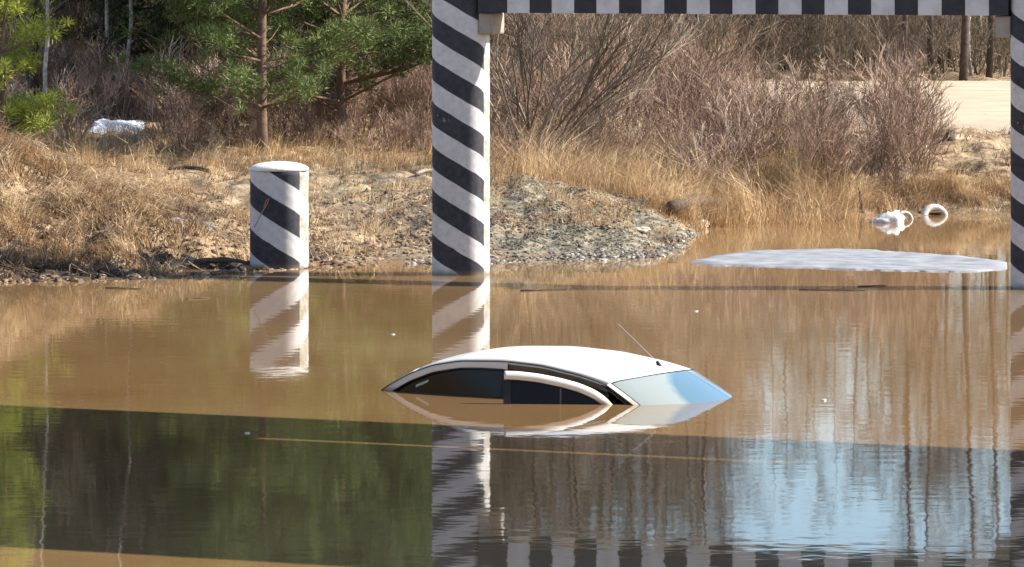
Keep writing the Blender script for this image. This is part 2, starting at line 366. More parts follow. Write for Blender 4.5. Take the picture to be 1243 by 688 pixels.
# sand road on the right, beyond the bank: a sheet with its own crowned surface
def road_pt(u, v):
    d0 = interp([0, .12, .28, .4, 1], [79, 78, 74, 71.2, 69.5], u); d1 = interp([0, .4, 1], [92, 93, 95], u)
    x = 1.0 + 29*u**1.35; d = d0 + (d1-d0)*v + .35*noise.noise((x*.5, v*3, 2))*(1-v)
    return (x, d, height(x, d, False) + .10 + .07*sin(pi*v) - .16*(1 - sstep(0, .04, v)))
rb = MB(); rb.grid(road_pt, 60, 40); ro = rb.build('road', M['sand'], smooth=True); ro['kind'] = 'structure'

# ------------------------------------------------------------------ railway bridge over the road (its shadow lies on the water)
def bridge():
    o = thing('railway_bridge', 'steel and concrete railway bridge crossing above the flooded underpass', 'bridge')
    def slab(name, q0, q1, z0, z1, m, L=17):
        b = MB(); c = BN*((q0+q1)/2 + 1.47) + BU*(-14.0+0); b.box((c.x, c.y, (z0+z1)/2), (L, (q1-q0)/2, (z1-z0)/2), -US)
        return b.build(name, m, o, bevel=.01)
    slab('girder', 27.92, 28.7, 4.35, 5.4, M['steel_dark']); slab('girder', 33.2, 33.83, 4.4, 5.4, M['steel_dark'])
    slab('deck', 28.71, 33.19, 4.7, 5.1, M['concrete']); slab('walkway', 34.235, 35.60, 4.85, 5.0, M['concrete'])
    for q in (29.7, 31.22): slab('rail', q, q+.07, 5.25, 5.42, M['chrome'])
    for k in range(46): 
        b = MB(); c = BN*31.97 + BU*(-14.0 - 15.7 + k*.7); b.box((c.x, c.y, 5.18), (.12, 1.3, .07), -US); b.build('sleeper', M['driftwood'], o)
    for a0, a1 in ((-31, -10.7), (-6.3, 3)):  # unseen plates added to close the slit and end the sun streak
        b = MB(); c = BN*35.53 + BU*((a0+a1)/2); b.box((c.x, c.y, 4.80), ((a1-a0)/2, .30, .03), -US); b.build('slit_blocker', M['steel_dark'], o)
    for s in (-1, 1):
        b = MB(); c = BN*31 + BU*(-14.0 + s*13.3); b.box((c.x, c.y, 1.4), (.6, 4.4, 2.9), -US); b.build('abutment', M['concrete'], o, bevel=.03)
bridge()

# ------------------------------------------------------------------ gate columns
def column(root, a, b, h, rz, m, name='pillar', base=-1.3, n_=3.2):
    N = 96; pr = []
    for k in range(N):
        t = 2*pi*k/N; c, s = cos(t), sin(t)
        x = a*math.copysign(abs(c)**(2/n_), c); y = b*math.copysign(abs(s)**(2/n_), s)
        pr.append((x*cos(rz)-y*sin(rz), x*sin(rz)+y*cos(rz)))
    k0 = min(range(N), key=lambda k: pr[k][0])
    # start just behind the left silhouette, walk towards the camera
    back = 8; order = [(k0 - back + i) % N for i in range(N+1)]
    if pr[(k0+6) % N][1] > pr[k0][1]: order = [(k0 + back - i) % N for i in range(N+1)]
    P = [pr[i] for i in order]; S = [0]
    for i in range(1, len(P)): S.append(S[-1] + math.dist(P[i], P[i-1]))
    s0 = S[back]; S = [s - s0 for s in S]
    zs = list(np.linspace(base, h, 40)); v = []; f = []
    for z in zs:
        wv = 1 + .004*noise.noise((z*2, 0, 0)) + .004*noise.noise((z*2, 5, 0))
        for p in P: v.append((p[0]*wv, p[1]*wv, z))
    n1 = len(P)
    for i in range(len(zs)-1):
        for j in range(n1-1): f.append((i*n1+j, i*n1+j+1, (i+1)*n1+j+1, (i+1)*n1+j))
    f.append(tuple((len(zs)-1)*n1 + j for j in range(n1-1)))
    me = bpy.data.meshes.new(name); me.from_pydata(v, [], f); me.materials.append(m)
    uv = me.uv_layers.new(name='wrap')
    for poly in me.polygons:
        for li in poly.loop_indices:
            vi = me.loops[li].vertex_index; uv.data[li].uv = (S[vi % n1], v[vi][2])
    me.shade_smooth(); me.polygons[-1].use_smooth = False; me.update()
    o = bpy.data.objects.new(name, me); COL.objects.link(o); o.parent = root
    return o, P
G0 = Vector((-.566, 54.8, 0)); G1 = Vector((5.62, 52.6, 0)); GD = (G1-G0); GL = GD.length; GD.normalize(); GA = math.atan2(GD.y, GD.x)
gate = thing('height_limit_gate', 'height limit gate with black and white striped pillars and beam over the flooded road', 'gate', (0, 0, 0))
for P0, off in ((G0, .365), (G1, -.17)):
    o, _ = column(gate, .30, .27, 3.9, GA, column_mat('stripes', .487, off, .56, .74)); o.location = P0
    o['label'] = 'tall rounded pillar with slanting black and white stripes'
bm_ = MB(); bw_ = MB(); per = .5175; u0 = xat(625, 54.5)
st = (u0 - G0.x)/GD.x + .0
edges = [.29] + [st + per/2*k for k in range(30) if st + per/2*k < GL-.29] + [GL-.29]
gn = Vector((-GD.y, GD.x, 0))
for k in range(len(edges)-1):
    a, b = edges[k], edges[k+1]; c = G0 + GD*((a+b)/2) - gn*.05
    tgt = bw_ if k % 2 == 1 else bm_
    tgt.box((c.x, c.y, 2.9+.26), ((b-a)/2, .2 - (.0 if k % 2 else .002), .26 - (.0 if k % 2 else .002)), GA)
bm_.build('beam', M['black_paint'], gate); bo = bw_.build('white_band', M['whitewash'], gate)
for P0, s in ((G0, 1), (G1, -1)):
    b = MB(); c = P0 + GD*s*(.36); b.box((c.x, c.y, 2.78), (.085, .2, .118), GA); b.build('bracket', M['concrete'], gate, bevel=.02)

# short pillar
SP = at(337.5, 327, 0) + Vector((0, .3, 0))
sp = thing('striped_bollard', 'short thick striped pillar with domed white cap at the water edge', 'pillar', SP)
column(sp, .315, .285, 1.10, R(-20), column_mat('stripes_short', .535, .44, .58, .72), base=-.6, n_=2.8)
cb = MB(); N = 40
for i in range(9):
    t = i/8; rr = [1.0, 1.06, 1.07, 1.03, .9, .72, .5, .25, 0.001][i]; zz = [0, .0, .022, .04, .062, .08, .092, .1, .102][i]
    for k in range(N):
        an = 2*pi*k/N; cb.v.append((cos(an)*.318*rr, sin(an)*.292*rr, 1.10 + zz))
for i in range(8):
    for k in range(N): cb.f.append((i*N+k, i*N+(k+1) % N, (i+1)*N+(k+1) % N, (i+1)*N+k)); cb.t.append(.5)
co = cb.build('cap', M['cap'], sp, smooth=True); co.rotation_euler = (0, 0, R(-20))
cd = MB(); pts = [Vector((xx, -.30+.9*abs(xx)**3*1.6, zz)) for xx, zz in ((-.27, .47), (-.24, .52), (-.2, .60), (-.17, .66), (-.12, .74), (-.1, .80), (-.13, .78), (-.16, .70))]
cd.tube(pts, [.006]*len(pts), 5); cd.build('cord', M['cord'], sp)

# ------------------------------------------------------------------ the sunken car
DLEN = .94
def car():
    PS = R(33); P = at(460, 473)
    f = Vector((cos(PS), -sin(PS), 0)); lf = Vector((sin(PS), cos(PS), 0))
    root = thing('sunken_car', 'white hatchback flooded up to its windows with its front passenger door ajar', 'car', P + lf*.70, -PS)
    EL = [-.5, -.3, 0, .27, .5, .77, 1.19, 1.57, 1.92, 2.10, 2.2]
    EZ = [-.85, -.42, 0, .15, .235, .283, .30, .28, .225, .185, .158]
    xs = np.linspace(-.5, 2.2, 120); zs = np.interp(xs, EL, EZ)
    for _ in range(5): zs[1:-1] = (zs[:-2] + 2*zs[1:-1] + zs[2:])/4
    E = lambda l: float(np.interp(l, xs, zs))
    dE = lambda l: (E(l+.03) - E(l-.03))/.06
    HW = lambda z: .70 - .15*max(z, -.3)     # tumblehome
    def roofp(l, v):
        s = sstep(-.3, .6, l); fr = sstep(1.3, 2.2, l)
        cz = .055*(1-v*v)**.8*(.5+.5*s); ll = l + .20*(1-v*v)*fr - .10*(1-v*v)*(1-s)
        r = 1 - .03*max(0, abs(v)-.85)/.15
        z = E(l) + cz - .018*max(0, (abs(v)-.88)/.12)**2
        return Vector((ll, v*HW(E(l)), z))
    rf = MB(); rf.grid(lambda u, v: roofp(.34+(2.2-.34)*u, 2*v-1), 40, 28); rf.build('roof', M['white_paint'], root, smooth=True, thick=.02)
    # tailgate with its glass
    tg = MB(); tg.grid(lambda u, v: roofp(-.5+(.335+.5)*u, 2*v-1) , 16, 20); tg.build('tailgate', M['white_paint'], root, smooth=True, thick=.02)
    rw = MB(); rw.grid(lambda u, v: roofp(-.36+(.25+.36)*u, (2*v-1)*.84) + Vector((-.003, 0, .004)), 12, 16); rw.build('rear_window', M['dark_glass'], root, smooth=True)
    # windscreen down to the scuttle
    def ws(u, v):
        a = roofp(2.2, v); t = 1-v*v
        b = Vector((3.02 + .42*t, v*.77, -.42 + .03*t)); q = a.lerp(b, u)
        q.z += .05*sin(pi*u)*.9; return q
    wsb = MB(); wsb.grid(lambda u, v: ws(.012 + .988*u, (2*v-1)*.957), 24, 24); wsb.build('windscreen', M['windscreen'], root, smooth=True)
    for s in (-1, 1):
        p = MB()
        def pil(u, v, s=s):
            q = ws(u, s*(.955+.045*v)); q.z += .006; q.y += s*.004*v; return q
        p.grid(pil, 20, 3); p.build('windscreen_pillar', M['white_paint'], root, smooth=True)
        jp = MB(); jp.grid(lambda u, v: Vector((ws(u, s).x - .004 - .075*v, ws(u, s).y - s*(.004 + .03*v), ws(u, s).z + .004 - .012*v)), 20, 4); jp.build('pillar_jamb', M['jamb'], root, smooth=True)
        for dx_ in (.02, .055):
            sl = MB(); sl.tube([Vector((ws(u/20, s).x - dx_, ws(u/20, s).y - s*.006, ws(u/20, s).z+.004)) for u in range(21)], [.006]*21, 6); sl.build('seal', M['black_trim'], root)
        sl = MB(); pts = [ws(u/20, s*.957) + Vector((0, 0, .004)) for u in range(21)]
        sl.tube(pts, [.004]*21, 6); sl.build('seal', M['black_trim'], root)
    sl = MB(); pts = [ws(.006, v/12*.94) + Vector((0, 0, .002)) for v in range(-12, 13)]; sl.tube(pts, [.004]*25, 6); sl.build('seal', M['black_trim'], root)
    def side(l, z, s, out=0.0): return Vector((l, s*(HW(z)+out), z))
    wt = lambda l: max(-.35, min(E(l) - .070*math.sqrt(1 + dE(l)**2), .222))
    for s in (-1, 1):
        l0 = -.42; l1 = 2.2 if s > 0 else 2.2
        # rail of painted metal round the window tops
        parts_ = ((l0, l1, 'roof_rail', M['white_paint']),) if s > 0 else ((l0, 1.24, 'roof_rail', M['white_paint']), (1.241, l1, 'door_opening', M['jamb']))
        for la, lb_, nm, mm in parts_:
            r_ = MB(); ins = -.0 if nm == 'roof_rail' else -.012
            r_.grid(lambda u, v: side(la+(lb_-la)*u, (E(la+(lb_-la)*u)-.006)*(1-v) + wt(la+(lb_-la)*u)*v, s, ins-.006+.004*sin(pi*v)), 60, 6)
            r_.build(nm, mm, root, smooth=True)
        g = MB(); pts = [side(l0+(l1-l0)*u/60, E(l0+(l1-l0)*u/60)-.012, s, .008) for u in range(61)]; g.tube(pts, [.004]*61, 6); g.build('gutter', M['black_trim'], root)
        le = 1.20 if s < 0 else 2.2
        pw = MB(); pw.grid(lambda u, v: side(-.1+(le+.1)*u, wt(-.1+(le+.1)*u)*(1-v) - .45*v, s, -.016), 50, 3); pw.build('window', M['dark_glass'], root, smooth=True)
        sb = MB(); pts = [side(-.1+(le+.1)*u/50, wt(-.1+(le+.1)*u/50)-.004, s, .0) for u in range(51)]; sb.tube(pts, [.009]*51, 6); sb.build('window_seal', M['black_trim'], root)
        pb = MB(); pb.grid(lambda u, v: side(1.20+.085*u, .205*(1-v) - .5*v, s, -.004), 3, 6); pb.build('centre_pillar', M['black_trim'], root, thick=.02*(-s))
        lo = MB(); lo.grid(lambda u, v: Vector((-.75+4.3*u, s*(.74+.05*sin(pi*v)), -.45-.75*v)), 20, 6); lo.build('body_side', M['white_paint'], root, smooth=True)
    # pale streak on the side window: daylight seen through the car, as colour
    qg = MB(); qg.grid(lambda u, v: side(.355+.12*u, .035+.05*u+.022*v, -1, -.010), 4, 2); qg.build('window_glint', M['teal'], root)
    # the opening the front door has left: dark jamb, seals, head restraint and seat inside
    jb = MB(); jb.grid(lambda u, v: side(1.285+.915*u, wt(1.285+.915*u)*(1-v)+(wt(1.285+.915*u)-.05)*v, -1, -.03-.02*v), 30, 3); jb.build('door_jamb', M['jamb'], root, smooth=True)
    for o_, k in ((-.02, .012), (-.045, .05)):
        sb = MB(); pts = [side(1.285+.915*u/30, wt(1.285+.915*u/30)-k, -1, o_) for u in range(31)]; sb.tube(pts, [.007]*31, 6); sb.build('seal', M['black_trim'], root)
    hl = MB(); hl.grid(lambda u, v: roofp(.3+1.88*u, (2*v-1)*.96) - Vector((0, 0, .045)), 20, 12); hl.build('headlining', M['black_trim'], root)
    fl = MB(); fl.box((1.2, 0, -.5), (1.6, .66, .04)); fl.build('cabin_floor', M['black_trim'], root)
    for xx in (.55, 1.45):
        for yy in (-.34, .34):
            st_ = MB(); st_.box((xx, yy, -.12), (.05, .13, .16)); st_.box((xx+.03, yy, -.38), (.08, .24, .16)); st_.build('seat', M['black_trim'], root, bevel=.04)
    # bonnet below the surface
    bn = MB(); bn.grid(lambda u, v: Vector((3.0+.95*u+.2*(1-(2*v-1)**2), (2*v-1)*.78, -.45-.16*u-.1*u*u+.04*(1-(2*v-1)**2))), 12, 12); bn.build('bonnet', M['white_paint'], root, smooth=True)
    # aerial leaning back from the front of the roof
    an = MB(); b0 = roofp(2.06, .10); an.tube([b0-Vector((0, 0, .01)), b0+Vector((-.03, 0, .035))], [.02, .012], 10)
    ao = an.build('aerial_base', M['black_trim'], root)
    an = MB(); an.tube([b0+Vector((-.025, 0, .03)), b0+Vector((-.40, 0, .325))], [.003, .002], 6); an.build('aerial', M['chrome'], root)
    # front passenger door, ajar
    hp = side(2.36, 0, -1, .015); door = bpy.data.objects.new('front_door', None)
    dm = MB(); RR = [0, .05, .12, .21, .33, .48, .66, .82, .94]; DZ = [-.10, -.02, .055, .115, .165, .205, .240, .258, .262]
    D = lambda r: float(np.interp(r, RR, DZ))
    rs = np.linspace(0, DLEN, 60); dz = np.interp(rs, RR, DZ)
    for _ in range(4): dz[1:-1] = (dz[:-2]+2*dz[1:-1]+dz[2:])/4
    D = lambda r: float(np.interp(r, rs, dz)); dD = lambda r: (D(min(r+.02, DLEN))-D(max(r-.02, 0)))/.04
    inn = lambda r: D(r) - .070*math.sqrt(1+dD(r)**2)
    tum = lambda z: .20*z
    def dpt(r, z, o=0): return Vector((-r, tum(z) - o, z))
    dm.grid(lambda u, v: dpt(DLEN*u, D(DLEN*u)*(1-v)+inn(DLEN*u)*v, .022*sin(pi*min(1, v*1.0))**.6), 50, 8)
    do = dm.build('front_door', M['white_paint'], root, smooth=True, thick=.035)
    do['label'] = 'white front door standing ajar with a curved window frame'
    do.location = hp; do.rotation_euler = (0, 0, R(30))
    b = MB(); b.grid(lambda u, v: Vector((-(DLEN+.02)*u, .0-.03*sin(pi*v), -.33-.8*v)), 6, 6); b.build('door_panel', M['white_paint'], do, smooth=True, thick=.05)
    b = MB(); b.grid(lambda u, v: dpt((DLEN-.03)*u+.02, (inn((DLEN-.03)*u+.02)+.004)*(1-v)-.4*v, -.012), 40, 3); b.build('door_glass', M['dark_glass'], do, smooth=True)
    b = MB(); pts = [dpt((DLEN-.02)*u/40, inn((DLEN-.02)*u/40)-.002, -.002) for u in range(41)]; b.tube(pts, [.007]*41, 6); b.build('window_seal', M['black_trim'], do)
    b = MB(); b.grid(lambda u, v: dpt(DLEN-.055+.06*u, inn(DLEN-.03)*(1-v)-.4*v, .003), 2, 6); b.build('door_rear_frame', M['black_trim'], do, thick=.04)
    b = MB(); b.grid(lambda u, v: dpt(.48+.014*u, inn(.48)*(1-v)-.3*v, -.008), 2, 4); b.build('window_divider', M['jamb'], do, thick=.01)
car()

# ------------------------------------------------------------------ shore: ice, stones, debris
def blob_sheet(name, outline, z0, z1, m, edge=.04):
    """irregular flat floe with a real edge"""
    b = MB(); n = len(outline); kq = n//14; sm = [sum((outline[(i+j) % n] for j in range(-kq, kq+1)), Vector())/(2*kq+1) for i in range(n)]; c = Vector((sum(p.x for p in outline)/n, sum(p.y for p in outline)/n, 0))
    b.v = [(p.x, p.y, z0) for p in outline]
    for fr, z in ((.985, z1*.7), (.9, z1), (.6, z1*1.05), (.3, z1)):
        for p, p2 in zip(outline, sm):
            q = c.lerp(p if fr > .95 else p.lerp(p2, min(1, (1-fr)*5)), fr); b.v.append((q.x, q.y, z + .006*noise.noise((q.x*4, q.y*3, 0))))
    b.v.append((c.x, c.y, z1))
    for r in range(4):
        for k in range(n): b.f.append((r*n+k, r*n+(k+1) % n, (r+1)*n+(k+1) % n, (r+1)*n+k)); b.t.append(.5)
    for k in range(n): b.f.append((4*n+k, 4*n+(k+1) % n, 5*n)); b.t.append(.5)
    return b.build(name, m, smooth=True)
up = [(835, 318), (870, 310), (910, 305), (960, 303), (1010, 302), (1060, 304), (1110, 307), (1160, 311), (1200, 315), (1224, 319)]
dn = [(1224, 327), (1190, 330), (1140, 330), (1080, 329), (1020, 327), (960, 325), (900, 323), (860, 322)]
ol = []
lst = up + dn
for i in range(len(lst)):
    a = lst[i]; b = lst[(i+1) % len(lst)]
    for k in range(14):
        t = k/14; ol.append(at(a[0]+(b[0]-a[0])*t, a[1]+(b[1]-a[1])*t + 1.3*noise.noise(((a[0]+(b[0]-a[0])*t)/37, 1, i//9)) + .7*noise.noise(((a[0]+(b[0]-a[0])*t)/11, 4, i//9))))
ice = blob_sheet('ice_floe', ol, -.01, .014, M['ice'])
tag(ice, 'long thin pale blue ice floe floating between the striped pillars', 'ice')

# remnant of snow in the left thicket
sp0 = Vector((xat(142, 78.5), 78.5, 0)); sn = MB()
def snow_pt(u, v):
    x = sp0.x + (u-.5)*.92; y = sp0.y + (v-.5)*1.6; k = max(0, (1-(2*u-1)**2)*(1-(2*v-1)**2))**.45
    return (x, y, height(x, y) - .08 + (.27 + .05*noise.noise((u*4, v*2, 8)))*k*(1-.45*u))
sn.grid(snow_pt, 26, 18)
tag(sn.build('snow_patch', M['snow'], smooth=True), 'last white snow patch lying in the brown thicket on the left', 'snow')

# stones along the gravel spit (countless)
def stones(n, region, smin, smax):
    V_ = []; T_ = []
    g_ = (1+5**.5)/2
    ico = [Vector(p).normalized() for p in ((-1, g_, 0), (1, g_, 0), (-1, -g_, 0), (1, -g_, 0), (0, -1, g_), (0, 1, g_), (0, -1, -g_), (0, 1, -g_), (g_, 0, -1), (g_, 0, 1), (-g_, 0, -1), (-g_, 0, 1))]
    fc = [(0, 11, 5), (0, 5, 1), (0, 1, 7), (0, 7, 10), (0, 10, 11), (1, 5, 9), (5, 11, 4), (11, 10, 2), (10, 7, 6), (7, 1, 8), (3, 9, 4), (3, 4, 2), (3, 2, 6), (3, 6, 8), (3, 8, 9), (4, 9, 5), (2, 4, 11), (6, 2, 10), (8, 6, 7), (9, 8, 1)]
    for _ in range(n):
        x, d = region(); z = height(x, d); s = random.uniform(smin, smax)*random.uniform(.5, 1); rz = random.random()*6
        sc = Vector((s*random.uniform(.8, 1.5), s*random.uniform(.7, 1.1), s*random.uniform(.5, .8)))
        vs = []
        for p in ico:
            q = Vector((p.x*sc.x, p.y*sc.y, p.z*sc.z))*random.uniform(.75, 1.2)
            vs.append((x+q.x*cos(rz)-q.y*sin(rz), d+q.x*sin(rz)+q.y*cos(rz), z+q.z+s*.1))
        t = random.random()
        for a in fc: V_.append([vs[i] for i in a]); T_.append(min(1, max(0, t + random.uniform(-.08, .08))))
    return np.array(V_), np.array(T_)
def reg_spit():
    while True:
        x = random.uniform(-1.2, 2.9); d = shore(x) + abs(random.gauss(0, .42)) - .3
        if d < 62: return x, d
def reg_bank():
    x = random.uniform(-6, 2.6); return x, shore(x) + random.uniform(-.2, 10)
A, T = stones(2600, reg_spit, .012, .045); B, T2 = stones(1800, reg_bank, .008, .03)
o = tris('pebbles', np.concatenate([A, B]), np.concatenate([T, T2]), M['stone']); tag(o, 'pale pebbles and gravel scattered along the waterline', 'pebbles', kind='stuff')
def reg_flat():
    while True:
        x = random.uniform(-7, 1.6); d = shore(x) + abs(random.gauss(0, 4.5)) - .1
        if d < 73 and eroded(x, d) < .3 and gravel(x, d) < .7: return x, d
def reg_edge():
    x = random.uniform(-6.5, -2.0); return x, shore(x) + abs(random.gauss(0, .8))
A, T = stones(4200, reg_flat, .01, .055); B, T2 = stones(700, reg_edge, .02, .075); A2, T3 = stones(150, lambda: (random.gauss(.3, .8), random.uniform(59.5, 64)), .008, .03)
o = tris('earth_clods', np.concatenate([A, B, A2]), np.concatenate([T, T2, T3]), M['litter']); tag(o, 'dark crumbled earth clods strewn over the bank', 'earth', kind='stuff')
def reg_peat():
    while True:
        x = random.uniform(-6.6, -2.4); d = shore(x) + random.uniform(.1, 1.9)
        if eroded(x, d) > .5: return x, d
M['peat'] = tint_mat('peat', (.022, .015, .011), (.055, .036, .025), (.13, .085, .055))
A, T = stones(9500, lambda: (random.gauss(.2, .95), random.uniform(57.8, 65)), .009, .028)
o = tris('gravel', A, T*.62, M['stone']); tag(o, 'fine grey gravel covering the low mound right of the tall pillar', 'gravel', kind='stuff')
A, T = stones(2600, reg_peat, .03, .12)
o = tris('peat_clods', A, T, M['peat']); tag(o, 'dark crumbling peat in the undercut bank left of the short pillar', 'peat', kind='stuff')
def rock(px, py, s, m, label, sq=.6):
    b = MB(); p = at(px, py, .05)
    p.z = height(p.x, p.y)
    nu, nv = 16, 10
    for j in range(nv+1):
        th = pi*j/nv
        for i in range(nu):
            ph = 2*pi*i/nu; q = Vector((sin(th)*cos(ph), sin(th)*sin(ph), cos(th)))
            r = s*(1 + .35*noise.noise(q*1.7 + Vector((px, py, 0))) + .12*noise.noise(q*5 + Vector((px, 0, 0))))
            b.v.append((q.x*r*1.25, q.y*r, q.z*r*sq))
    for j in range(nv):
        for i in range(nu): b.f.append((j*nu+i, (j+1)*nu+i, (j+1)*nu+(i+1) % nu, j*nu+(i+1) % nu)); b.t.append(.5)
    o = b.build('rock', m); o.location = (p.x, p.y, p.z + s*.1)
    return tag(o, label, 'rock')
M['rock_pale'] = mat('rock_pale', (.62, .58, .5), .9, .2, var=(.42, .38, .32), vscale=9, bump=.6, bscale=14)
M['rock_grey'] = mat('rock_grey', (.30, .28, .25), .9, .2, var=(.16, .14, .12), vscale=9, bump=.6, bscale=14)
rock(850, 271, .10, M['rock_pale'], 'roundish pale rock on the grassy shore just left of the inlet')
rock(778, 293, .09, M['rock_pale'], 'flat pale rock at the foot of the gravel mound', .4)
rock(868, 285, .07, M['rock_pale'], 'small pale rock at the mouth of the inlet')
rock(676, 246, .12, M['rock_grey'], 'grey angular rock halfway up the gravel mound')
rock(700, 262, .10, M['rock_grey'], 'lower grey rock on the right slope of the gravel mound', .5)
rock(248, 300, .12, M['rock_grey'], 'dark rock on the mud just left of the short striped pillar')
rock(215, 303, .10, M['rock_grey'], 'dark low rock between the grassy mound and the short pillar', .5)

def log(name, p0, p1, r, m, label, cat='log', bend=.04, n=8):
    b = MB(); pts = []
    for k in range(n+1):
        t = k/n; q = p0.lerp(p1, t); q.z += bend*sin(pi*t) + (.02 if r > .01 else .006)*noise.noise((t*4, p0.x, 0)); q.y += (.05 if r > .01 else .004)*noise.noise((t*3, p0.x, 3)); q.z = max(q.z, .002) if r < .01 else q.z; pts.append(q)
    b.tube(pts, [r*(1-.4*k/n) for k in range(n+1)], 8); o = b.build(name, m, smooth=True); return tag(o, label, cat)
def gp(px, py, z=.2, dz=.03):
    # march along the line of sight until it meets the ground or the water
    d = 40.0
    while d < 130:
        x = xat(px, d); zr = H - (py-YH)*d/F
        if zr - dz <= max(0, height(x, d)): break
        d += .05
    return Vector((x, d, max(0, height(x, d)) + dz))
def up_(px, py, dx, dy, dz): p = gp(px, py, 0, -.03); return p, p + Vector((dx, dy, dz))
log('fallen_log', gp(300, 322, .05), gp(235, 318, .05), .045, M['driftwood'], 'dark wet log washed up beside the short striped pillar')
log('fallen_log', gp(505, 212, .3), gp(545, 209, .3), .03, M['deadwood'], 'pale log lying behind the tall left striped pillar')
log('fallen_log', gp(70, 326, .05), gp(118, 333, .05), .03, M['driftwood'], 'thin dark log at the waterline under the grassy mound')
log('branch', *up_(688, 215, .50, .5, .50), .022, M['deadwood'], 'pale crooked dead branch leaning up out of the gravel mound', 'branch', .12)
log('branch', *up_(1048, 262, -.05, .1, .36), .03, M['driftwood'], 'short dark stake leaning at the edge of the inlet', 'stake', 0)
log('branch', *up_(662, 195, -.75, .3, 1.6), .014, M['deadwood'], 'long thin pale branch slanting beside the tall left pillar', 'branch', 0)
log('stump', *up_(840, 256, .06, .1, .17), .12, M['driftwood'], 'burnt black stump on the bank left of the inlet', 'stump', 0)
log('fallen_log', gp(815, 252, .2, .10), gp(878, 246, .2, .12), .085, M['driftwood'], 'charred dark log lying across the bank by the burnt stump')
log('fallen_log', gp(1150, 212, .5), gp(1186, 214, .5), .05, M['driftwood'], 'brown log on the right bank below the sand road')
log('fallen_log', gp(255, 208, .4), gp(205, 207, .4), .035, M['driftwood'], 'dark log on flat ground at the foot of the left thicket')
log('stump', *up_(1153, 172, .02, .1, .15), .10, M['driftwood'], 'small dark stump at the near edge of the sand road', 'stump', 0)

# white tyre half under water, and a white bag beside a smaller ring
def torus(name, c, R_, r, m, tilt, rz, parent=None, squash=1):
    b = MB(); n1, n2 = 40, 12
    for i in range(n1):
        a = 2*pi*i/n1
        for j in range(n2):
            t = 2*pi*j/n2; b.v.append(((R_+r*cos(t))*cos(a), squash*r*sin(t), (R_+r*cos(t))*sin(a)))
    for i in range(n1):
        for j in range(n2): b.f.append((i*n2+j, ((i+1) % n1)*n2+j, ((i+1) % n1)*n2+(j+1) % n2, i*n2+(j+1) % n2)); b.t.append(.5)
    o = b.build(name, m, parent, smooth=True); o.location = c; o.rotation_euler = (tilt, 0, rz); return o
tc_ = at(1134, 261, 0)
t1 = thing('old_tyre', 'white painted tyre standing half submerged at the right shore', 'tyre', tc_)
torus('tread', (0, 0, -.05), .150, .055, M['tyre_white'], R(-18), R(12), t1, 1.5)
torus('inner_rim', (0, .0, -.05), .118, .012, M['black_trim'], R(-18), R(12), t1, 3)
b = MB(); pts = [Vector((-.11, -.03, .035)), Vector((.1, -.03, .045))]; b.tube(pts, [.014, .014], 8); b.build('crossbar', M['rust'], t1)
tc2 = at(1098, 266, 0)
t2 = thing('sunken_ring', 'small white ring sticking out of the water beside the white bag', 'ring', tc2)
torus('band', (0, 0, -.01), .10, .026, M['tyre_white'], R(-12), R(20), t2, 1.4)
bg_ = MB(); bc = at(1079, 270, 0); nu, nv = 26, 14
for j in range(nv+1):
    th = pi*j/nv
    for i in range(nu):
        ph = 2*pi*i/nu; q = Vector((sin(th)*cos(ph), sin(th)*sin(ph), cos(th)))
        r = 1 + .3*noise.noise(q*2.2) + .16*noise.noise(q*6) ; bg_.v.append((q.x*r*.19 - .05*(q.x < -.3), q.y*r*.13, q.z*r*.11*(1+.6*q.x)))
for j in range(nv):
    for i in range(nu): bg_.f.append((j*nu+i, (j+1)*nu+i, (j+1)*nu+(i+1) % nu, j*nu+(i+1) % nu)); bg_.t.append(.5)
o = bg_.build('plastic_bag', M['bag'], smooth=True); o.location = bc + Vector((0, 0, .02)); tag(o, 'crumpled bright white bag floating at the right shore', 'bag')
# drifting scraps on the water
scr = [(477, 406, 'left of the car roof'), (1000, 486, 'right of the windscreen'), (300, 526, 'in the shaded water on the left'), (845, 378, 'behind the car')]
for i, (px, py, wh) in enumerate(scr):
    c = at(px, py); ol = []
    for k in range(10):
        an = 2*pi*k/10; rr = .011*(1+.6*noise.noise((k, i, 0))); ol.append(Vector((c.x+cos(an)*rr*1.8, c.y+sin(an)*rr*2.5, 0)))
    tag(blob_sheet('foam_scrap', ol, -.004, .008, M['cap']), 'tiny pale scrap of foam floating ' + wh, 'foam', 'scraps drifting on the water')

for i, (px, py, L_, an, wh) in enumerate(((660, 352, .5, .2, 'behind the car near the tall pillar'), (1010, 352, .7, -.1, 'in front of the ice floe'), (1060, 347, .35, .25, 'just below the right end of the ice floe'), (150, 350, .4, -.2, 'just off the grassy mound'), (240, 362, .25, .5, 'left of the short pillar reflection'))):
    c = at(px, py, .004); dv_ = Vector((cos(an), sin(an)*1.5, 0))*L_/2
    log('floating_twig', c - dv_, c + dv_, .008, M['driftwood'], 'thin dark twig floating ' + wh, 'twig', .004)
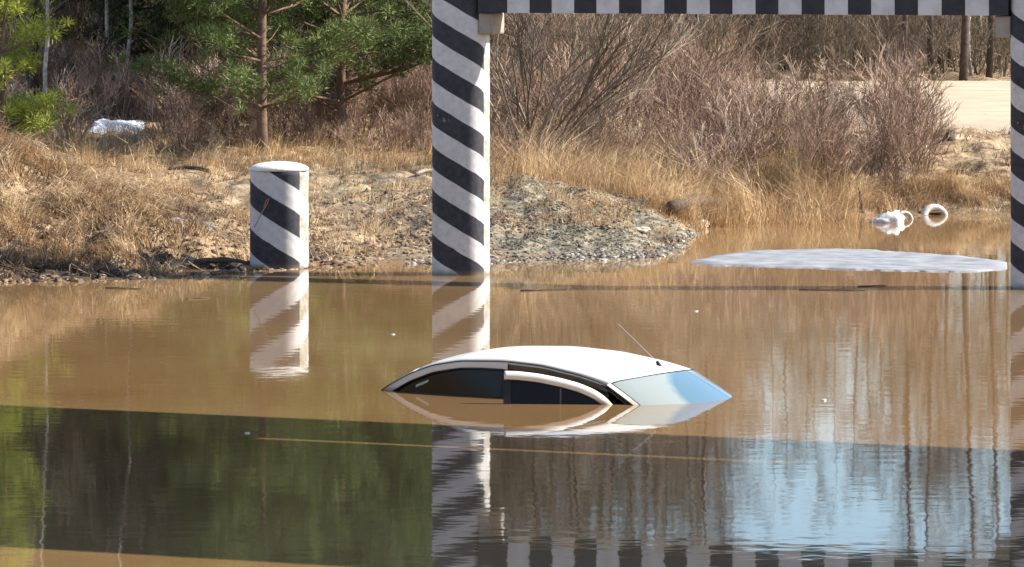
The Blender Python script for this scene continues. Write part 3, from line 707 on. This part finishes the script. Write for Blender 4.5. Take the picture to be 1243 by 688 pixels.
# ------------------------------------------------------------------ grass
def blades(n, pick, hmin, hmax, wdt, lean=.6):
    xs_ = np.empty(n); ds_ = np.empty(n); zs_ = np.empty(n)
    for i in range(n):
        x, d = pick(); xs_[i] = x; ds_[i] = d; zs_[i] = height(x, d)
    cl = np.array([noise.noise((xs_[i]*2.2, ds_[i]*1.4, 21)) for i in range(n)]); c2 = np.array([noise.noise((xs_[i]*1.1, ds_[i]*.8, 31)) for i in range(n)])
    h = rng.uniform(hmin, hmax, n)*rng.uniform(.5, 1, n)*np.clip(1+1.3*cl, .35, 1.7); az = c2*5 - .5 + rng.normal(0, .9, n); ln = rng.uniform(.15, 1, n)**.7*lean*h*1.3
    fx = rng.uniform(0, 2*pi, n); w_ = wdt*rng.uniform(.5, 1.3, n)
    base = np.stack([xs_, ds_, zs_-.01], 1); side_ = np.stack([np.cos(fx)*w_, np.sin(fx)*w_, 0*w_], 1)
    mid = base + np.stack([np.cos(az)*ln*.35, np.sin(az)*ln*.35, h*.6], 1); tip = base + np.stack([np.cos(az)*ln, np.sin(az)*ln, h*.9*np.sqrt(np.clip(1-(ln/h/1.6)**2, .08, 1))], 1)
    t1_ = np.stack([base-side_, base+side_, mid], 1); t2_ = np.stack([mid-side_*.6, mid+side_*.6, tip], 1)
    tt = np.clip(.5 + .9*cl + rng.normal(0, .26, n), 0, 1); return np.concatenate([t1_, t2_]), np.concatenate([tt, tt])
def tufts(n, reg, per, rad, acc):
    cs = []
    while len(cs) < n:
        x, d = reg()
        if random.random() < acc(x, d): cs.append((x, d))
    it = {'i': 0}
    def pick():
        c = cs[it['i'] % n]; it['i'] += 1
        return c[0]+random.gauss(0, rad), c[1]+random.gauss(0, rad)
    return n*per, pick
def acc_bank(x, d):
    if eroded(x, d) > .4: return 0
    if height(x, d, False) < .05: return 0
    return (1-.92*gravel(x, d))*(.25+.75*sstep(-.25, .3, noise.noise((x*.8, d*.5, 11))))
VV = []; TT = []
def add(nb, pk, *a):
    v, t = blades(nb, pk, *a); VV.append(v); TT.append(t)
add(*tufts(900, lambda: (random.uniform(-8.2, -4.2), random.uniform(53.3, 64)), 34, .09, lambda x, d: 1 if height(x, d, False) > .1 and not eroded(x, d) > .4 else 0), .12, .34, .008, 1.1)
add(*tufts(1700, lambda: (random.uniform(-7.5, 2.6), random.uniform(54, 74)), 26, .10, acc_bank), .06, .24, .006, 1.1)
add(*tufts(650, lambda: (random.uniform(-8, 1), random.uniform(69, 78)), 22, .12, lambda x, d: 1), .15, .42, .006, .6)
add(*tufts(1500, lambda: (random.uniform(1.8, 8.5), random.uniform(62.5, 71.5)), 34, .11, lambda x, d: 0 if (x > 4.4 and d > 68.0) else 1 if height(x, d, False) > .06 else 0), .14, .42, .006, 1.0)
add(*tufts(900, lambda: (random.uniform(-.5, 4.5), random.uniform(63.5, 74)), 30, .12, lambda x, d: 1), .3, .8, .006, .6)
add(*tufts(260, lambda: (random.gauss(.4, .8), random.uniform(59.5, 64.5)), 24, .09, lambda x, d: 1), .05, .2, .006, 1.1)
gr = tris('dry_grass', np.concatenate(VV), np.concatenate(TT), M['straw']); tag(gr, 'matted straw coloured dead grass covering mound and banks', 'grass', kind='stuff')
VV = []; TT = []
add(*tufts(1500, lambda: (random.uniform(-8.4, -3.7), random.uniform(53.3, 63)), 18, .12, lambda x, d: 1 if height(x, d, False) > .03 else 0), .08, .30, .010, 1.3)
add(*tufts(1000, lambda: (random.uniform(-7.5, 8), random.uniform(54, 76)), 12, .16, lambda x, d: acc_bank(x, d)), .05, .24, .010, 1.0)
lt = tris('leaf_litter', np.concatenate(VV), np.concatenate(TT), M['litter']); tag(lt, 'dark brown dead stalks and leaf litter among the dry grass', 'litter', kind='stuff')

# ------------------------------------------------------------------ shrubs and trees
def branch(b, p, d, L, r, depth, kids, spread, n=3, minr=.0025, droop=0, tint=None):
    pts = [p.copy()]; rad = [r]; segs = 4 if depth > 1 else 3 if depth == 1 else 2; q = p.copy(); dd = d.copy()
    tint = random.random() if tint is None else tint
    for k in range(segs):
        dd = (dd + Vector((random.gauss(0, .11), random.gauss(0, .11), random.gauss(.02-droop, .07)))).normalized()
        q = q + dd*L/segs; pts.append(q.copy()); rad.append(max(minr, r*(1-.75*(k+1)/segs)))
    b.tube(pts, rad, n if depth < 2 else max(n, 5), tint, cap=False)
    if depth > 0:
        for k in range(kids):
            t = random.uniform(.25, .98); i = min(int(t*segs), segs-1); fr = t*segs - i; s = pts[i].lerp(pts[i+1], fr)
            ax = Vector((random.gauss(0, 1), random.gauss(0, 1), random.gauss(.35, .5))).normalized()
            nd_ = (dd*(1-spread) + ax*spread).normalized()
            branch(b, s, nd_, L*random.uniform(.35, .6)*(1.15-.5*t), max(minr, r*.5), depth-1, kids, spread, n, minr, droop, min(1, max(0, tint+random.gauss(0, .15))))
def shrub_mesh(h, stems, kids, m, spread=.5, curve=0):
    root = thing('shrub', 'x', 'shrub'); b = MB()
    for s in range(stems):
        an = random.uniform(0, 2*pi); rr = random.uniform(0, .22); p = Vector((cos(an)*rr, sin(an)*rr, -.05))
        d = Vector((cos(an)*random.uniform(.05, .6), sin(an)*random.uniform(.05, .6), 1)).normalized()
        branch(b, p, d, h*random.uniform(.55, 1), random.uniform(.007, .014), 2, kids, spread, 3, .0032)
    o = b.build('stems', m, root); return root
SH = [shrub_mesh(1.5, 11, 6, M['twig']) for _ in range(4)] + [shrub_mesh(2.1, 9, 7, M['twig'], .45) for _ in range(3)]
SHO = [shrub_mesh(2.5, 9, 7, M['twig_olive'], .5) for _ in range(3)]
def place_shrub(src, x, d, sc, label, group):
    if src.get('used'): o = dup(src, (x, d, height(x, d)), random.random()*6, sc, label, group)
    else:
        o = src; o.location = (x, d, height(x, d)); o.scale = (sc,)*3; o['label'] = label; o['group'] = group; o.rotation_euler = (0, 0, random.random()*6)
        src['used'] = 1
    return o
SHR = SH
def scatter(n, srcs, pxr, dr, scr_, label, group, ok=None):
    k = 0
    while k < n:
        d = random.uniform(*dr); px = random.uniform(*pxr); x = xat(px, d)
        if ok and not ok(px, d): continue
        place_shrub(random.choice(srcs), x, d, random.uniform(*scr_), label, group); k += 1
lab1 = ('reddish bare shrub in the thicket under the conifers on the left', 'bare shrubs of the left thicket')
def clr(px, d): return not (300 < px < 335 and d < 75) and not (95 < px < 190 and d < 79.8)
scatter(70, SH[:4], (-30, 540), (75, 87), (.5, .8), *lab1, clr)
scatter(14, SH[4:], (330, 540), (76, 86), (.5, .8), *lab1, clr)
scatter(40, SH[:4], (-30, 540), (72.5, 76), (.25, .5), *lab1, lambda px, d: not (295 < px < 340) and not (100 < px < 185))
scatter(12, SH[:4], (175, 300), (75, 78), (.6, .95), *lab1)
scatter(30, SH[:5], (30, 310), (80, 84), (.5, .9), *lab1)
scatter(16, SHO, (-20, 330), (85, 90), (.6, 1.0), 'olive brown brush in the deep shade under the left conifers', 'shaded brush under the left conifers')
lab2 = ('pinkish bare bush on the rise behind the gravel mound', 'bare bushes behind the gravel mound')
scatter(34, SH, (590, 900), (71, 79), (.6, 1.0), *lab2)
scatter(20, SH[:4], (600, 900), (66.5, 71), (.4, .7), *lab2)
scatter(58, SH[:5], (860, 1125), (67.2, 74), (.25, .85), 'low bare bush on the bank in front of the sand road', 'bushes before the sand road')
scatter(40, SHO+SH[4:], (590, 870), (79, 92), (.75, 1.2), 'tall olive brown bush between the gravel mound and the bare wood', 'tall bushes before the bare wood')
scatter(60, SHO, (850, 1250), (96.5, 104), (.35, .9), 'low twiggy bush along the far side of the sand road', 'bushes beyond the sand road')
# the willow right of the tall pillar
wl = thing('willow', 'spreading olive willow with arching stems just right of the tall left pillar', 'willow', (xat(640, 70.5), 70.5, height(xat(640, 70.5), 70.5)))
b = MB()
for k in range(14):
    an = random.uniform(-.6, .9); d = Vector((sin(an), random.uniform(-.3, .3), cos(an))).normalized()
    branch(b, Vector((random.uniform(-.15, .15), random.uniform(-.15, .15), -.05)), d, random.uniform(2, 3.4), .022, 2, 8, .4, 4, .0035)
b.build('stems', M['twig_olive'], wl)

def needles(cs, rad, per, m, parent, size=.075, wd=.0085, up=.35):
    """tufts of needle-sized faces round the given centres"""
    per = int(per*1.7); n = len(cs)*per; C_ = np.repeat(np.array([tuple(c) for c in cs]), per, axis=0); R_ = np.repeat(np.array(rad), per)
    dv = rng.normal(size=(n, 3)); dv[:, 2] = dv[:, 2]*.75 + up; dv /= np.linalg.norm(dv, axis=1)[:, None]
    o_ = C_ + dv*(R_*rng.uniform(.15, .85, n))[:, None]
    L = size*rng.uniform(.7, 1.4, n); sv = rng.normal(size=(n, 3)); sv -= (sv*dv).sum(1)[:, None]*dv; sv /= np.linalg.norm(sv, axis=1)[:, None]
    V_ = np.stack([o_ - sv*wd, o_ + sv*wd, o_ + dv*L[:, None]], 1)
    tt = np.repeat(rng.uniform(0, 1, len(cs)), per)*.6 + rng.uniform(0, .4, n)
    return tris('crown', V_, tt, m, parent)
def conifer(name, h, r0, first, crad, m, bark, dens=1.0, per=34, pine=True, trunk_r=.08, dead=True):
    root = thing(name, 'x', 'tree'); tb = MB()
    pts = [Vector((.10*noise.noise((k*.3, h, 0))*k*.25, .08*noise.noise((k*.3, h, 4))*k*.25, -.2 + (h+.2)*k/14)) for k in range(15)]
    tb.tube(pts, [trunk_r*(1-.9*k/14)*(1.18 if k == 0 else 1) for k in range(15)], 9)
    lb = tb; cs = []; rd = []; z = first
    while z < h-.1:
        t = (z-first)/(h-first); prof = (1-t)**.8*(1 if pine else 1.05)
        nb = 5 if pine else 7
        for k in range(nb):
            an = random.uniform(0, 2*pi); L = crad*prof*random.uniform(.6, 1.15) + .12
            p = pts[min(int((z+.2)/(h+.2)*14), 13)].copy(); p.z = z
            up = random.uniform(.1, .5) if pine else random.uniform(-.35, .05)
            d = Vector((cos(an), sin(an), up)).normalized(); e = p + d*L; e.z += .12*L if pine else -.06*L
            lb.tube([p, p.lerp(e, .5)+Vector((0, 0, -.05*L)), e], [.022*(.4+prof), .014*(.4+prof), .005], 4, cap=False)
            nc = max(3, int(L*6.5*dens))
            for q in range(nc):
                u = random.uniform(.3, 1.05)**.8; c = p.lerp(e, u) + Vector((random.gauss(0, .13), random.gauss(0, .13), random.gauss(.03 if pine else -.05, .07)))*(.5+L*.5)
                cs.append(c); rd.append(random.uniform(.10, .20)*(1.0 if pine else 1.1))
        z += random.uniform(.28, .42) if pine else random.uniform(.18, .28)
    if dead:
        for k in range(14):
            zz = random.uniform(.5, max(first+1.0, 1)); an = random.uniform(0, 2*pi)
            d = Vector((cos(an), sin(an), random.uniform(-.1, .4))).normalized(); p = Vector((0, 0, zz))
            lb.tube([p, p+d*.3, p+d*random.uniform(.5, 1)+Vector((0, 0, .08))], [.014, .01, .004], 4, cap=False)
    lb.build('trunk', bark, root, smooth=True)
    needles(cs, rd, per, m, root, up=.45 if pine else .0)
    return root
def bare_tree(h, r, m, bark, kids=9, first=.25, fine=3):
    root = thing('bare_tree', 'x', 'tree'); tb = MB(); lean = Vector((random.gauss(0, .03), random.gauss(0, .03), 0))
    pts = [Vector((0, 0, -.2)) + Vector((lean.x*k*h/14 + .12*noise.noise((k*.35, h, r)), lean.y*k*h/14 + .12*noise.noise((k*.35, h, r+3)), (h+.2)*k/14)) for k in range(15)]
    tb.tube(pts, [r*(1-.92*k/14) for k in range(15)], 8); tb.build('trunk', bark, root, smooth=True)
    b = MB()
    for k in range(34):
        t = first + (1-first)*(k+random.random())/34; t = min(t, .98); i = int(t*14); p = pts[i].lerp(pts[min(i+1, 14)], t*14-i)
        an = random.uniform(0, 2*pi); d = Vector((cos(an), sin(an), random.uniform(.5, 1.5))).normalized()
        branch(b, p, d, h*.28*(1.15-t)*random.uniform(.7, 1.2), r*.3*(1.1-t)+.004, 2, 6, .5, 3, .004)
    b.build('crown', m, root); return root
def put(src, px, d, sc, label, cat=None, group=None, rz=None):
    x = xat(px, d); z = height(x, d, d < 130); rz = random.random()*6 if rz is None else rz
    if src.get('used'): return dup(src, (x, d, z), rz, sc, label, group, cat)
    src.location = (x, d, z); src.scale = (sc,)*3 if not isinstance(sc, tuple) else sc; src.rotation_euler = (0, 0, rz); src['label'] = label; src['used'] = 1
    if group: src['group'] = group
    if cat: src['category'] = cat
    return src
P1 = conifer('pine_tree', 9.0, .08, .72, 1.8, M['needle'], M['pine_bark'], 1.75, 44, True, .085)
P2 = conifer('pine_tree', 8.5, .08, 1.1, 1.6, M['needle'], M['pine_bark'], 1.7, 34, True, .08)
P3 = conifer('pine_tree', 5.5, .06, .2, .95, M['needle_lime'], M['pine_bark'], 1.5, 40, True, .05, dead=False)
P4 = conifer('spruce_tree', 10.0, .1, .8, 1.8, M['needle_dark'], M['bark'], 1.0, 34, False, .11)
P5 = conifer('spruce_tree', 12.0, .1, 2.8, 1.8, M['needle_dark'], M['bark'], .9, 34, False, .13)
put(P1, 318, 72.6, 1, 'young pine with a straight bare lower trunk right behind the short striped pillar', 'pine', rz=.4)
put(P1, 415, 75.2, .95, 'full green pine between the straight pine trunk and the tall pillar', 'pine')
put(P3, 2, 71.5, 1, 'bright yellow green young pine at the left edge', 'pine', rz=.4)
put(P2, 400, 80.3, 1, 'green pine standing just right of the straight pine trunk', 'pine')
put(P2, 470, 82, 1.05, 'green pine close to the left side of the tall pillar', 'pine')
put(P4, 235, 82.5, 1, 'dark spruce left of the straight pine trunk', 'spruce')
put(P5, 148, 83, (1.0, 1.0, 1), 'dark spruce with a thick bare trunk between two birches', 'spruce')
put(P5, 122, 84.5, (.75, .75, 1), 'dark thinner trunked spruce left of the thick one', 'spruce')
put(P5, 38, 82, 1, 'dark spruce behind the yellow green pine', 'spruce')
put(P2, 275, 80.8, .9, 'green pine just left of the straight pine trunk', 'pine')
put(P4, 350, 85, 1, 'dark spruce filling the gap behind the straight pine trunk', 'spruce')
for k in range(26):
    put(random.choice([P4, P5, P2, P4]), -70 + k*24.5 + random.uniform(-14, 14), random.uniform(88, 100), random.uniform(.85, 1.1), 'dark conifer in the shaded rows behind the left thicket', 'conifer', 'conifers behind the left thicket')
for k in range(10):
    put(random.choice([P4, P2]), 560 + k*27 + random.uniform(-14, 14), random.uniform(108, 116), random.uniform(.7, .9), 'conifer deep in the bare wood behind the gravel mound', 'conifer', 'conifers deep in the bare wood')
B1 = bare_tree(8, .045, M['twig_far'], M['birch']); B2 = bare_tree(10, .11, M['twig_far'], M['bark']); B3 = bare_tree(8.5, .07, M['twig_olive'], M['bark']); B4 = bare_tree(9.5, .09, M['twig_far'], M['bark'])
put(B1, 129, 82, 1, 'slender white birch left of the thick spruce trunk', 'birch'); put(B1, 163, 81.5, 1, 'slender white birch right of the thick spruce trunk', 'birch')
put(B1, 60, 80, .9, 'slender birch behind the yellow green pine', 'birch')
for px, d, s, lb in ((1098, 97, .62, 'leftmost of the dark trunked bare trees beyond the sand road'), (1132, 98, .7, 'bare tree with a thick dark trunk beyond the sand road'), (1168, 97, .85, 'thick dark bare tree beyond the road, second left from the right pillar'), (1200, 99, .7, 'bare tree beyond the road beside the right pillar')):
    put(B2, px, d, (s, s, 1), lb, 'tree')
for k in range(60):
    put(random.choice([B2, B3, B4, B3]), 545 + k*5.6 + random.uniform(-8, 8), random.uniform(92, 114), random.uniform(.8, 1.1), 'grey brown leafless tree in the dense wood behind the gravel mound', 'tree', 'leafless trees behind the gravel mound')
for k in range(38):
    put(random.choice([B3, B4, B1, B3]), 850 + k*12.4 + random.uniform(-9, 9), random.uniform(99, 114), random.uniform(.6, 1.05), 'leafless tree in the thin wood beyond the sand road', 'tree', 'leafless trees beyond the sand road')
# far-off wood: reads as one mass of low twigs and brush
b = MB()
for k in range(2600):
    px = random.uniform(-80, 1330); d = random.uniform(101, 122); x = xat(px, d); hh = random.uniform(1.2, 3.6)
    p = Vector((x, d, height(x, d, False)-.1)); q = p + Vector((random.gauss(0, .8), random.gauss(0, .6), hh*random.uniform(.4, 1)))
    b.tube([p, p.lerp(q, .5)+Vector((random.gauss(0, .1), 0, 0)), q], [.017, .013, .005], 3, cap=False)
    for j in range(11):
        s = p.lerp(q, random.uniform(.15, 1)); e = s + Vector((random.gauss(0, .38), random.gauss(0, .3), random.uniform(-.15, .45)))
        b.tube([s, e], [.009, .004], 3, cap=False)
o = b.build('undergrowth', M['twig_far']); tag(o, 'tangled leafless undergrowth filling the wood in the distance', 'undergrowth', kind='stuff')
# hidden sources that were never placed
for s in SH + SHO + [P1, P2, P3, P4, P5, B1, B2, B3, B4]:
    if not s.get('used'):
        for c in list(s.children): bpy.data.objects.remove(c)
        bpy.data.objects.remove(s)
for o in list(bpy.data.objects):
    if 'used' in o.keys(): del o['used']
